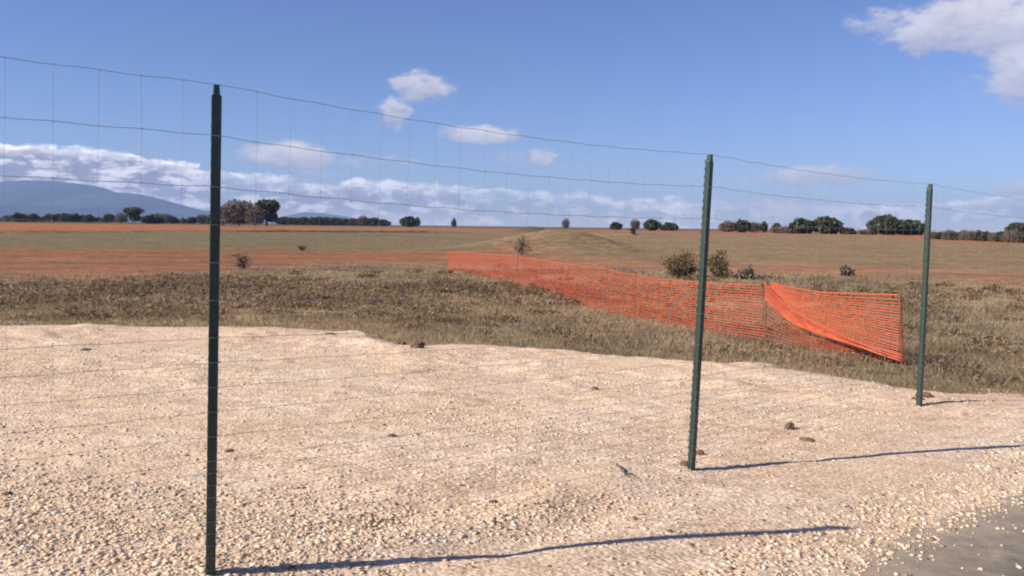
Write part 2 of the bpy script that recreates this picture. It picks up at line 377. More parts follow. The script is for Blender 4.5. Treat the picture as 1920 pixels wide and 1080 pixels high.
ln = sst(-1.0, -.2, Rr - b4) * (1 - sst(1.3, 2.4, Rr - b4)) * sst(.46, .40, ux) * sst(.18, .24, ux)       # bare dark earth of the cut bank
C = bl(C, cv3(.07, .035, .02)[None, None] * np.ones_like(C), ln * .8)
mq = MOUNDS[3]; mm = np.exp(-(((X - mq[0]) / 5) ** 2 + ((Y - mq[1]) / 7) ** 2)); C = bl(C, cv3(.13, .10, .06)[None, None] * np.ones_like(C), np.clip(mm * 1.3, 0, 1))
C = np.clip(C, 0.01, 1)
ca = me.color_attributes.new('soil', 'FLOAT_COLOR', 'POINT')
ca.data.foreach_set('color', np.concatenate([C, np.ones_like(C[..., :1])], -1).astype(np.float32).ravel())

# ------------------------------------------------------------------ gravel pad and road (fence coordinates: s along, n towards the field)
FN = np.array((-FD[1], FD[0]))
n_f = P2b.x * FN[0] + P2b.y * FN[1]
ra, rb = g(1570, 1085), g(1925, 915)
n_r = ((ra.x * FN[0] + ra.y * FN[1]) + (rb.x * FN[0] + rb.y * FN[1])) / 2
def sn(x, y): return x * FD[0] + y * FD[1], x * FN[0] + y * FN[1]
def pad_in(x, y):     # signed distance (m) inside the pad
    r = np.hypot(x, y); a = np.arctan2(x, y); s, n = sn(x, y)
    d1 = (bint(B1, a) - r) * .9 + .35 * (fbm(x, y, 4, 1.6) - .5)
    d2 = (n - n_r) + .30 * (fbm(x, y, 4, 1.3) - .5) + .12 * (fbm(x, y, 3, 6) - .5)
    return np.minimum(d1, d2), d2
def grav_z(x, y):
    d, d2 = pad_in(x, y)
    up = np.where(d2 < 1.2, sst(-.22, .7, d2), 1) * (PAD + .0) + .0
    z = h0(x, y) + np.minimum(up, PAD + .03) - .035 * (1 - sst(-.25, .05, d)) - .05 * (1 - sst(-.5, -.2, d))
    rough = .085 * (fbm(x * .45, y, 3, 1.3) - .5) + .16 * np.clip(fbm(x * .7 + .25 * y, y, 3, 1.9) - .56, 0, 1) * sst(6.5, 9, y) + .02 * np.sin(sn(x, y)[1] * 9 + 3 * fbm(x, y, 2, .5)) * sst(n_f + 2.2, n_f + .6, sn(x, y)[1]) * sst(.5, .7, fbm(x, y, 2, .4)) + .020 * (fbm(x * .6, y, 3, 8) - .5) + .008 * (fbm(x, y, 2, 28) - .5)
    trk = sst(.55, .15, np.abs(sn(x, y)[1] - (n_f - .75)))         # packed strip beside the fence
    crest = .05 * np.exp(-((bint(B1, np.arctan2(x, y)) - np.hypot(x, y) - .8) / .7) ** 2)
    return z + rough * (1 - .6 * trk) * sst(-.2, .5, d2) + crest
def cart(name, x0, x1, y0, y1, step, zf, mat):
    xs = np.arange(x0, x1, step); ys = np.arange(y0, y1, step); GX, GY = np.meshgrid(xs, ys); GZ = zf(GX, GY)
    i = np.arange(GX.size).reshape(GX.shape)
    q = np.stack([i[:-1, :-1], i[:-1, 1:], i[1:, 1:], i[1:, :-1]], -1).reshape(-1, 4)
    return GX, GY, GZ, q
GX, GY, GZ, q = cart('g', -13, 11.5, .6, 16, .028, grav_z, m_grav)
dd, _ = pad_in(GX, GY); keep = (dd > -.6).ravel()[q].any(axis=1)
q = q[keep]; used = np.unique(q); rm = np.full(GX.size, -1); rm[used] = np.arange(len(used))
gv = np.stack([GX.ravel(), GY.ravel(), GZ.ravel()], -1)[used]
gp = link('gravel_path', npmesh('gravel_path', gv, rm[q]), m_grav, smooth=True); tag(gp, kind='structure')
# road
ss_ = np.linspace(-14, 30, 120); nn_ = np.linspace(n_r - 7, n_r + .7, 24); SS, NN = np.meshgrid(ss_, nn_)
RX = SS * FD[0] + NN * FN[0]; RY = SS * FD[1] + NN * FN[1]; RZ = h0(RX, RY) + .008
i = np.arange(RX.size).reshape(RX.shape); q = np.stack([i[:-1, :-1], i[:-1, 1:], i[1:, 1:], i[1:, :-1]], -1).reshape(-1, 4)
road = link('road', npmesh('road', np.stack([RX, RY, RZ], -1), q), m_asph, smooth=True); tag(road, kind='structure')

# loose stones on the gravel and strewn over the edge of the road
def stones(N, smin, smax, xs, ys, zs):
    cube = np.array([(-1, -1, -1), (1, -1, -1), (1, 1, -1), (-1, 1, -1), (-1, -1, 1), (1, -1, 1), (1, 1, 1), (-1, 1, 1)], float)
    sz = smin + (smax - smin) * rng.random(N) ** 3.2
    V = cube[None] * (1 + .45 * (rng.random((N, 8, 3)) - .5)); V[:, 4:, :2] *= .65 + .3 * rng.random((N, 1, 1)); V[:, :, 2] *= (.28 + .4 * rng.random((N, 1)))
    V[:, :, 0] *= (1 + .6 * rng.random((N, 1))); a = rng.random(N) * 6.283; tl = (rng.random(N) - .5) * .9
    cx, sx_ = np.cos(tl)[:, None], np.sin(tl)[:, None]; y_, z_ = V[..., 1] * cx - V[..., 2] * sx_, V[..., 1] * sx_ + V[..., 2] * cx
    ca_, sa_ = np.cos(a)[:, None], np.sin(a)[:, None]; x2, y2 = V[..., 0] * ca_ - y_ * sa_, V[..., 0] * sa_ + y_ * ca_
    P = np.stack([x2, y2, z_], -1) * sz[:, None, None] * .5; P += np.stack([xs, ys, zs], -1)[:, None]
    f = np.array([(0, 3, 2, 1), (4, 5, 6, 7), (0, 1, 5, 4), (1, 2, 6, 5), (2, 3, 7, 6), (3, 0, 4, 7)])
    return P, (np.arange(N)[:, None, None] * 8 + f[None]).reshape(-1, 4)
N = 330000
yy = np.exp(rng.uniform(math.log(1.6), math.log(13), N)); xx = rng.uniform(-.66, .66, N) * yy
d, d2 = pad_in(xx, yy); s_, n_ = sn(xx, yy)
trk = sst(.65, .2, np.abs(n_ - (n_f - .75)))
pr = (.10 + .42 * sst(.45, .66, fbm(xx * .7, yy, 4, 1.1))) * (1 - .8 * trk) * (.4 + .6 * sst(7, 3, yy))
pr = np.where((d2 < .45) & (d2 > -.05), .34, pr); pr = np.where(d2 < -.05, .18 * np.exp((d2 + .05) * 10.0), pr)
pr = np.where(d < -.12, np.where(d2 < 0, pr, 0), pr)
k = rng.random(N) < pr; xx, yy, d2 = xx[k], yy[k], d2[k]
zz = np.where(d2 > -.1, grav_z(xx, yy), h0(xx, yy) + .009); zz = np.maximum(zz, h0(xx, yy) + .008)
P, Fq = stones(len(xx), .0045, .023, xx, yy, zz + .001)
st = link('gravel', npmesh('gravel', P.reshape(-1, 3), Fq), m_stone); tag(st, 'loose pale limestone chippings lying on the path and the road edge', 'gravel', kind='stuff')

# ------------------------------------------------------------------ grass and scrub
def blades(cx, cy, cz, nb_, hmin, hmax, wd, spread):
    M = len(cx); T = M * nb_
    bx = np.repeat(cx, nb_) + rng.normal(0, 1, T) * np.repeat(spread, nb_); by = np.repeat(cy, nb_) + rng.normal(0, 1, T) * np.repeat(spread, nb_); bz = np.repeat(cz, nb_) - .02
    hh_ = (hmin + (hmax - hmin) * rng.random(T)); ww = np.repeat(wd, nb_) * (.6 + .8 * rng.random(T)); a = rng.random(T) * 6.283
    ln_ = hh_ * (.25 + .9 * rng.random(T)); la = rng.random(T) * 6.283
    p0 = np.stack([bx - np.cos(a) * ww, by - np.sin(a) * ww, bz], -1); p1 = np.stack([bx + np.cos(a) * ww, by + np.sin(a) * ww, bz], -1)
    p2 = np.stack([bx + np.cos(la) * ln_, by + np.sin(la) * ln_, bz + hh_], -1)
    V = np.stack([p0, p1, p2], 1).reshape(-1, 3); return V, np.arange(T * 3).reshape(-1, 3)
N = 60000
a = rng.uniform(-.62, .62, N); rE = bint(B1, a); qq = rng.uniform(0, 1, N); r = np.exp(qq * np.log(48 / rE)) * (rE + .05 - .9 * rng.random(N) ** 2 * (qq < .06))
x, y = np.sin(a) * r, np.cos(a) * r
k = rng.random(N) < (.25 + .75 * sst(.35, .6, fbm(x, y, 4, .9))) * sst(1.12, .9, r / bint(B2, a))
x, y, r = x[k], y[k], r[k]
wy = np.exp(rng.uniform(math.log(3.2), math.log(12), 420)); wx = rng.uniform(-.62, .62, 420) * wy; wk = (pad_in(wx, wy)[0] > .1) & (rng.random(420) < .25 + .9 * sst(.5, .65, fbm(wx, wy, 3, .8)))
wx, wy = wx[wk], wy[wk]; Vw, Tw = blades(wx, wy, grav_z(wx, wy) + .01, 7, .01, .035, np.full(len(wx), .0022), np.full(len(wx), .03))
wi = link('dry_wisps', npmesh('dry_wisps', Vw, Tw), m_scrub); tag(wi, 'short brown dry grass wisps sprouting through the gravel', 'grass', kind='stuff')
V, T = blades(x, y, h(x, y), 9, .03, .11, .003 + .00055 * r, .07 + .005 * r)
gr = link('dry_grass', npmesh('dry_grass', V, T), m_grass); tag(gr, 'short dry yellowish grass growing beyond the gravel', 'grass', kind='stuff')

def leafquads(C, size, flat=.0, asp=1.0):
    M = len(C); n1 = rng.normal(size=(M, 3)); n1 /= np.linalg.norm(n1, axis=1)[:, None]
    t = rng.normal(size=(M, 3)); t -= (t * n1).sum(1)[:, None] * n1; t /= np.linalg.norm(t, axis=1)[:, None]; bt = np.cross(n1, t)
    s1 = (size * (.6 + .8 * rng.random(M)))[:, None]; t = t * s1 * asp; bt = bt * s1
    return np.stack([C - t - bt * .6, C + t * .7 - bt, C + t + bt * .7, C - t * .8 + bt], 1).reshape(-1, 3), np.arange(M * 4).reshape(-1, 4)
# low scrub, denser in dark drifts
N = 5200
a = rng.uniform(-.62, .62, N); rE = bint(B1, a); b2_ = bint(B2, a); tt = rng.random(N); r = rE * 1.10 * np.exp(tt * np.log(b2_ * .98 / (rE * 1.10)))
x, y = np.sin(a) * r, np.cos(a) * r
dens_ = sst(.36, .66, fbm(x, y, 4, .22)) * sst(.08, .45, tt) * sst(1.0, .85, tt)
k = rng.random(N) < dens_ * .45 + .05; x, y, r = x[k], y[k], r[k]; M = len(x); K = 100
rad = rng.uniform(.15, .5, M); hg_ = rad * rng.uniform(.25, .5, M)
ph = rng.random((M, K)) * 6.283; ct = rng.random((M, K)); rr_ = (.55 + .45 * rng.random((M, K)))
Cx = x[:, None] + np.cos(ph) * np.sqrt(1 - ct ** 2) * rad[:, None] * rr_; Cy = y[:, None] + np.sin(ph) * np.sqrt(1 - ct ** 2) * rad[:, None] * rr_
Cz = h(x, y)[:, None] + ct * hg_[:, None] * rr_
V, T = leafquads(np.stack([Cx, Cy, Cz], -1).reshape(-1, 3), np.repeat(.006 + .00045 * r, K), asp=3.0)
sb = link('scrub', npmesh('scrub', V, T), m_scrub); tag(sb, 'low dark brown and olive scrub spread between the grass and the red soil', 'scrub', kind='stuff')
# sparse weeds over the fields beyond
N = 9000
a = rng.uniform(-.62, .62, N); r = np.exp(rng.uniform(math.log(26), math.log(170), N)); x, y = np.sin(a) * r, np.cos(a) * r
rq = r / bint(B3, a); k = rng.random(N) < (.15 + .6 * sst(.45, .62, fbm(x, y, 4, .12))) * np.where(rq < 1.08, .10, .7); x, y, r = x[k], y[k], r[k]
V, T = blades(x, y, h(x, y), 9, .03, .09, .004 + .0005 * r, .08 + .004 * r)
wd = link('field_weeds', npmesh('field_weeds', V, T), m_grass); tag(wd, 'sparse dry weeds over the tan and red fields', 'weeds', kind='stuff')

# ------------------------------------------------------------------ wire fence
POSTS = [(395, 1090, 407, 158, 3.6), (1300, 878, 1335, 290, 5.66), (1727, 768, 1748, 345, 7.86)]
bots = []; tops = []
for bx, by, tx, ty, Yd in POSTS:
    bb = at(bx, by, Yd); bots.append(bb); tops.append(at(tx, ty, Yd))
dv = (bots[1] - bots[0]); bots.insert(0, bots[0] - dv * 1.02 + Vector((0, 0, .03))); tops.insert(0, tops[0] - (tops[1] - tops[0]) * 1.02)
bots.append(bots[3] + (bots[3] - bots[2])); tops.append(tops[3] + (tops[3] - tops[2]))
fence = empty('wire_fence', bots[1]); tag(fence, 'graded wire mesh fence on green steel posts along the gravel path', 'fence')
inv = fence.location.copy()
fa = math.atan2(FD[1], FD[0])
HW = [0, .2, .4, .55, .70, .85, 1.0, 1.1, 1.2, 1.3, 1.4, 1.5, 1.55, 1.6, 1.65, 1.7, 1.75, 1.8, 1.85, 1.9, 1.95]
for i, (bo, tp) in enumerate(zip(bots, tops)):
    ax = (tp - bo); Lh = ax.length; zax = ax.normalized()
    # T section: flange across the fence side facing the road, web behind it
    xl = Vector((FD[0], FD[1], 0)); xl = (xl - zax * xl.dot(zax)).normalized(); yl = zax.cross(xl)
    fw, ft, wl, wt = .0205, .0045, .045, .0045
    prof = [(-fw, 0), (fw, 0), (fw, ft), (wt / 2, ft), (wt / 2, wl), (-wt / 2, wl), (-wt / 2, ft), (-fw, ft)]
    mb = MB(); lv = [(-.30, 1), (Lh - .045, 1), (Lh - .040, .62), (Lh, .50)]
    for zq, sc_ in lv:
        for (pu, pv) in prof:
            mb.v.append(tuple(bo + zax * zq + xl * pu * sc_ + yl * pv * (1 if sc_ == 1 else .8) - inv))
    for l in range(3):
        for j in range(8):
            a0 = l * 8 + j; a1 = l * 8 + (j + 1) % 8; mb.f.append([a0, a1, a1 + 8, a0 + 8])
    mb.f.append([24, 25, 26, 27]); mb.f.append([24, 27, 28, 31]); mb.f.append([28, 29, 30, 31])
    # notched teeth along the web
    for kk in range(int(Lh / .05)):
        q_ = bo + zax * (.03 + kk * .05) + yl * (wl + .002) - inv
        mb.box(q_, (.0045, .006, .022), Matrix((xl, yl, zax)).transposed())
    po = mb.build('post', m_post, fence)
    for w_ in (HW[1:] if 1 <= i <= 3 else []):
        tb = MB()
        c0 = tp - zax * (w_ * Lh / 2.0) - inv
        tb.tube([c0 + xl * (-fw - .004) - yl * .004, c0 - yl * .0045, c0 + xl * (fw + .004) - yl * .004], .0016, 4)
        tb.build('wire_tie', m_wire, po)
lw = MB(); sw_ = MB(); kn = MB()
def fpt(t, wfrac):        # t in bays from post 0, wfrac 0 top .. 1 bottom
    i_ = min(max(int(t), 0), 3); f = t - i_
    sag = [.02, .045, .03, .03][i_] * (1 - wfrac) * (1 - wfrac * .3)
    tp = tops[i_].lerp(tops[i_ + 1], f); bo = bots[i_].lerp(bots[i_ + 1], f)
    q_ = tp.lerp(bo, wfrac); q_ = q_ + Vector((0, 0, -sag * 4 * f * (1 - f)))
    return q_ + Vector((FN[0], FN[1], 0)) * -.004
for k_, w_ in enumerate(HW):
    ph_ = rng.random() * 6; pts = []; T_ = 4 * 3.2 / .04
    for j in range(int(T_) + 1):
        t = 4 * j / T_; p_ = fpt(min(t, 3.9999), w_ / 2.0); s__ = t * 3.2
        amp = .0022 if k_ < 4 else .0018
        p_ = p_ + Vector((0, 0, amp * math.sin(s__ * 2 * math.pi / .30 + ph_) + .004 * float(fbm(s__, k_ * 3.1, 2, 1.7) - .5)))
        pts.append(p_ - inv)
    lw.tube(pts, .0011 if k_ < 3 else .00085, 4)
lw.build('line_wires', m_wire, fence)
t = .03
ns = int(4 * 3.2 / .15)
for j in range(ns):
    t = (j + .35) * 4 / ns; jx = rng.normal(0, .003, len(HW)); pts = []
    for k_, w_ in enumerate(HW):
        p_ = fpt(t + jx[k_] / 3.2, w_ / 2.0); pts.append(p_ - inv + Vector((FN[0], FN[1], 0)) * .003)
        kn.box(p_ - inv, (.0035, .0035, .005))
    sw_.tube(pts, .00045, 4)
sw_.build('stay_wires', m_wire, fence); kn.build('knots', m_wire, fence)

# ------------------------------------------------------------------ orange netting
def curve(pts, n):
    P_ = np.array(pts, float); d = np.concatenate([[0], np.cumsum(np.linalg.norm(np.diff(P_, axis=0), axis=1))])
    t = np.linspace(0, d[-1], n); Q = np.stack([np.interp(t, d, P_[:, i]) for i in range(3)], -1)
    ker = np.ones(9) / 9
    for i in range(3):
        pd = np.pad(Q[:, i], 4, mode='reflect', reflect_type='odd'); Q[:, i] = np.convolve(pd, ker, 'valid')
    return Q, d[-1]
def net(name, tops_px, bots_px, Ys, rows, parent, step=.075, wob=.03, hw=.0056, vw=.0018, seed=0, vert=True, frac=None):
    tp = [tuple(at(a_, b_, Y_)) for (a_, b_), Y_ in zip(tops_px, Ys)]; bt = [tuple(at(a_, b_, Y_)) for (a_, b_), Y_ in zip(bots_px, Ys)]
    _, Ln = curve(tp, 10); n = max(8, int(Ln / step)); Tq, _ = curve(tp, n); Bq, _ = curve(bt, n)
    fr = np.linspace(0, 1, rows) if frac is None else frac
    u_ = np.arange(n) * step
    V = []; Fc = []
    inv_ = np.array(parent.location)
    nrm = np.array([Tq[-1][1] - Tq[0][1], -(Tq[-1][0] - Tq[0][0]), 0]); nrm /= np.linalg.norm(nrm)
    grid = []
    for r_, f in enumerate(fr):
        base_ = Tq * (1 - f) + Bq * f
        off = wob * (fbm(u_ * .9 + seed, np.full(n, f * 2.0), 3) - .5) * 2 * 1.6
        dz = .022 * (fbm(u_ * 2.5 + seed, np.full(n, r_ * .7), 3) - .5)
        q_ = base_ + nrm[None] * off[:, None]; q_[:, 2] += dz; grid.append(q_ - inv_)
    G = np.array(grid); w_ = np.array([0, 0, hw])
    for r_ in range(len(fr)):
        k0 = len(V); 
        ww = w_ * (1.5 if r_ in (0, len(fr) - 1) else 1)
        for j in range(n): V.append(G[r_, j] - ww); V.append(G[r_, j] + ww)
        for j in range(n - 1): Fc.append((k0 + 2 * j, k0 + 2 * j + 2, k0 + 2 * j + 3, k0 + 2 * j + 1))
    if vert:
        dr = (Tq[-1] - Tq[0]); dr[2] = 0; dr /= np.linalg.norm(dr)
        for j in range(0, n):
            k0 = len(V)
            for r_ in range(len(fr)): V.append(G[r_, j] - dr * vw); V.append(G[r_, j] + dr * vw)
            for r_ in range(len(fr) - 1): Fc.append((k0 + 2 * r_, k0 + 2 * r_ + 2, k0 + 2 * r_ + 3, k0 + 2 * r_ + 1))
    o = link(name, npmesh(name, np.array(V), np.array(Fc)), m_net, parent)
    md = o.modifiers.new('thickness', 'SOLIDIFY'); md.thickness = .003; md.offset = 0
    return o
def gy(px, py): q_ = g(px, py); return q_.y
base_px = [(838, 506), (900, 517), (960, 531), (1060, 561), (1120, 583), (1240, 606), (1310, 621), (1432, 641)]
top_px = [(838, 472), (900, 475), (970, 480), (1060, 495), (1120, 503), (1240, 524), (1310, 529), (1428, 535)]
Ys = [gy(*q_) for q_ in base_px]
n1 = empty('safety_netting', g(1195, 597)); tag(n1, 'long run of orange plastic safety netting strung across the dry grass', 'netting')
net('net', top_px, base_px, Ys, 21, n1, wob=.07, step=.06, seed=3)
def stake(px, pt, pb, Y_, parent, dx=0):
    mb = MB(); inv_ = parent.location; b_ = at(px, pb, Y_); t_ = at(px + dx, pt, Y_)
    mb.tube([b_ - inv_ - Vector((0, 0, .2)), t_ - inv_ + Vector((0, 0, .03))], .008, 6)
    return mb.build('stake', m_rod, parent)
for px, pt, pb, bp in ((840, 471, 506, (838, 506)), (970, 480, 534, (965, 532)), (1190, 514, 597, (1190, 597)), (1310, 527, 621, (1310, 621))):
    stake(px, pt, pb, gy(*bp), n1, 1)
n2 = empty('safety_netting', g(1560, 660)); tag(n2, 'loose end of orange safety netting sagging and folded over itself at the right', 'netting')
b2px = [(1434, 641), (1490, 651), (1560, 663), (1630, 674), (1696, 683)]; Y2 = [gy(*q_) for q_ in b2px]
t2px = [(1446, 530), (1495, 543), (1560, 550), (1630, 552), (1686, 553)]
fold = [(1433, 556), (1485, 606), (1560, 632), (1615, 651), (1694, 677)]; Yf = [q_ - .12 for q_ in Y2]
net('net', t2px, fold, Yf, 22, n2, wob=.04, seed=9, step=.055, hw=.0062, frac=np.linspace(0, 1, 24) ** .85)
net('bunched_hem', [(a_, b_ - k_) for (a_, b_), k_ in zip(fold, (26, 24, 12, 7, 9))], [(a_, b_ + 2) for a_, b_ in fold], [q_ - .03 for q_ in Yf], 0, n2, wob=.03, seed=12, step=.045, hw=.006, frac=[0, .2, .35, .47, .58, .68, .77, .86, .93, 1])
net('folded_flap', [(a_, b_ - 4) for a_, b_ in fold], b2px, Y2, 12, n2, wob=.05, seed=21, step=.07, hw=.0038, vw=.0016)
stake(1436, 527, 641, Y2[0], n2, 2); stake(1696, 552, 684, Y2[-1], n2, -8)

# ------------------------------------------------------------------ trees and shrubs
def crown_mesh(name, lobes, n, size, asp=1.0, hollow=.55, mat=None):
    w = np.array([l[3] * l[4] * l[5] for l in lobes]) ** .6; w /= w.sum(); ch = rng.choice(len(lobes), n, p=w); Lb = np.array(lobes)[ch]
    dr = rng.normal(size=(n, 3)); dr /= np.linalg.norm(dr, axis=1)[:, None]; rad = hollow + (1.08 - hollow) * rng.random(n) ** .7
    # clumping
    cl = fbm(dr[:, 0] * 3 + ch * 5, dr[:, 2] * 3 + dr[:, 1] * 2, 3, 1.5); rad = rad * (.75 + .5 * cl)
    C_ = Lb[:, :3] + dr * Lb[:, 3:6] * rad[:, None]
    V, T = leafquads(C_, np.full(n, size), asp=asp); return npmesh(name, V, T)
def trunk_mesh(H, lobes, r0, k=6):
    mb = MB(); top = H * .55; mb.tube([(0, 0, -.3), (.05 * r0, 0, H * .25), (r0 * .5, r0 * .3, top)], [r0, r0 * .8, r0 * .5], k)
    for l in lobes:
        st_ = Vector((r0 * .3, r0 * .2, top * (.6 + .35 * random.random()))); en = Vector(l[:3])
        mb.tube([st_, st_.lerp(en, .5) + Vector((0, 0, .1)), en + Vector((0, 0, l[5] * .4))], [r0 * .4, r0 * .25, r0 * .06], 4)
    return mb
PROTO = {}
def make_tree(kind, name, H, Wd, var=0):
    """tree of height H and crown width Wd standing at the origin"""
    root = empty(name, (0, 0, 0)); hw = Wd / 2
    if kind == 'ever': spec = [(0, 0, .62, .62, .36), (-.42, .1, .48, .5, .30), (.45, -.1, .50, .5, .30), (.1, .3, .78, .42, .2), (-.2, -.3, .32, .6, .24), (.3, .2, .3, .55, .24)]; mat, n, asp = m_ever, 2200, 1
    elif kind == 'olive': spec = [(0, 0, .60, .60, .32), (-.45, 0, .42, .45, .28), (.42, .1, .45, .5, .28), (0, -.1, .28, .8, .24)]; mat, n, asp = m_olive, 1200, 1.2
    elif kind == 'pine': spec = [(.1, 0, .80, .85, .18), (-.45, .1, .70, .48, .16), (.5, -.1, .68, .5, .2), (.1, 0, .5, .5, .2), (.3, 0, .32, .55, .16)]; mat, n, asp = m_ever, 1700, 1
    elif kind == 'bare': spec = [(0, 0, .60, .7, .38), (-.5, 0, .5, .45, .36), (.5, 0, .5, .45, .36), (0, 0, .3, .8, .25)]; mat, n, asp = m_twig, 3800, 5
    lobes = [(l[0] * hw + random.uniform(-.1, .1) * hw * var, l[1] * hw, l[2] * H * (1 + .06 * var * random.uniform(-1, 1)), l[3] * hw, l[3] * hw, l[4] * H) for l in spec]
    sz = Wd * (.038 if kind != 'bare' else .0085) 
    if kind == 'pine': sz = Wd * .035
    trunk_mesh(H, lobes, .035 * H + .02 * Wd * .3).build('trunk', m_bark, root)
    link('crown', crown_mesh('crown', lobes, n, sz, asp, .25 if kind == 'bare' else .5), mat, root)
    return root
def place(root, px, D, label, cat='tree', group=None, rz=0, top=None, H=None, base=None):
    q_ = gd(px, D); root.location = q_ - Vector((0, 0, .05)); root.rotation_euler = (0, 0, rz)
    if top is not None:
        zt = at(px, top, D).z; s_ = (zt - q_.z) / H; root.scale = (s_ * (base or 1), s_ * (base or 1), s_)
    tag(root, label, cat, group); return root
def hgt(px, top, D): return at(px, top, D).z - gd(px, D).z
def tree(kind, name, px, top, wpx, D, label, cat='tree', group=None, var=1):
    H = hgt(px, top, D); Wd = wpx * D / F; r_ = make_tree(kind, name, H, Wd, var); place(r_, px, D, label, cat, group, random.uniform(-.4, .4)); return r_
# left: copse behind the nearest post
tree('bare', 'leafless_tree', 448, 372, 78, 300, 'largest leafless brown tree of the copse just right of the nearest post')
tree('bare', 'leafless_tree', 418, 384, 44, 310, 'smaller leafless tree at the left of the copse, partly behind the nearest post')
tree('bare', 'leafless_tree', 478, 385, 40, 295, 'leafless tree between the big bare one and the dark pine')
tree('pine', 'pine_tree', 500, 373, 48, 300, 'dark stone pine at the right end of the copse on the left horizon')
tree('pine', 'pine_tree', 249, 387, 40, 420, 'dark round topped tree standing above the left treeline under the mountain')
tree('olive', 'tree', 285, 402, 46, 430, 'low spreading olive green tree just right of the dark round topped one')
tree('ever', 'tree', 765, 406, 34, 420, 'pair of tiny dark trees on the bare middle horizon seen as one block')
tree('olive', 'tree', 782, 405, 14, 430, 'tiny tree beside the dark block on the middle horizon')
tree('bare', 'tree', 680, 403, 22, 450, 'small pale leafless tree on the horizon left of the middle')
tree('olive', 'tree', 851, 406, 11, 420, 'lone tiny tree on the horizon above the left end of the orange net')
tree('bare', 'tree', 1061, 409, 17, 400, 'small leafless tree on the horizon just right of the grassy mound top')
tree('bare', 'tree', 1191, 409, 19, 300, 'upright leafless tree on the horizon right of the mound')
tree('ever', 'tree', 1222, 411, 34, 290, 'dark rounded evergreen on the horizon left of the middle post')
tree('olive', 'tree', 1255, 417, 40, 300, 'low wide olive bush beside the dark rounded evergreen left of the middle post', 'tree')
tree('olive', 'tree', 1155, 415, 26, 320, 'low dark tree on the horizon between the mound and the upright leafless tree')
tree('ever', 'tree', 1391, 412, 38, 240, 'dark evergreen on the right horizon, first one right of the middle post')
tree('bare', 'leafless_tree', 1366, 415, 40, 250, 'brown leafless tree just left of the first evergreen right of the middle post')
tree('bare', 'leafless_tree', 1412, 416, 36, 255, 'brown leafless tree just right of the first evergreen right of the middle post')
tree('ever', 'tree', 1433, 415, 16, 260, 'narrow small dark tree between the middle post and the wide tree pair')
tree('ever', 'tree', 1456, 418, 20, 260, 'squat small dark tree left of the wide tree pair')
tree('ever', 'evergreen_tree', 1505, 410, 52, 230, 'left and lower tree of the wide dark pair on the right horizon')
tree('ever', 'evergreen_tree', 1550, 406, 64, 230, 'right and taller tree of the wide dark pair on the right horizon')
tree('ever', 'evergreen_tree', 1662, 405, 72, 225, 'tall rounded left half of the big dark clump left of the farthest post')
tree('ever', 'evergreen_tree', 1705, 412, 66, 228, 'lower right half of the big dark clump left of the farthest post')
tree('olive', 'shrub', 1590, 426, 36, 228, 'low shrub at the foot of the wide dark tree pair', 'shrub')
# left treeline: copies
pr_o = [make_tree('olive', 'treeline_tree', 6, 9, 1), make_tree('ever', 'treeline_tree', 6, 8, 1), make_tree('bare', 'treeline_tree', 6, 8, 1)]
first = [True] * 3
def linecopy(k_, px, top, D, wf, label, cat, group):
    if first[k_]: r_ = pr_o[k_]; first[k_] = False
    else: r_ = copy_tree(pr_o[k_])
    place(r_, px, D, label, cat, group, random.uniform(0, 6.28), top=top, H=6, base=wf); return r_
random.seed(11)
px = -60
while px < 410:
    if not 236 < px < 262:
        tp_ = 402.5 + random.uniform(-6, 4) + (0 if px < 130 else 2) + px * .004
        k_ = random.choice([0, 0, 2, 2, 2, 1]); linecopy(k_, px, tp_, 470 + random.uniform(-40, 60), 1.25,
            'low tree of the continuous dark treeline under the mountain' if k_ != 2 else 'low brownish leafless tree of the treeline under the mountain', 'tree', 'trees of the treeline below the mountain')
    px += random.uniform(13, 22)
px = 532
while px < 720:
    linecopy(random.choice([0, 1]), px, 406.5 + random.uniform(-2, 2.5) + (px - 520) * .012, 560, 1.6, 'tiny distant tree on the skyline right of the pine copse', 'tree', 'tiny trees on the skyline'); px += random.uniform(11, 20)
# hedge along the right field edge
px = 1750
while px < 1990:
    f = (px - 1750) / 170; D = 150 - 30 * min(1, f)
    k_ = random.choice([0, 1, 2, 2]); linecopy(k_, px, 430 + 3 * f + random.uniform(-4, 5), D, 1.0,
        'scrubby hedge bush at the right edge of the tan field' if k_ != 2 else 'leafless brown hedge bush at the right edge of the tan field', 'bush', 'hedge along the right field edge')
    px += random.uniform(11, 18)
tree('ever', 'evergreen_tree', 1908, 418, 50, 160, 'dark evergreen behind the hedge at the far right of the view')
tree('bare', 'shrub', 1480, 424, 70, 235, 'wide low bare shrub in front of the left tree of the dark pair', 'shrub')
tree('bare', 'shrub', 1625, 430, 40, 225, 'low bare shrub left of the big dark clump', 'shrub')

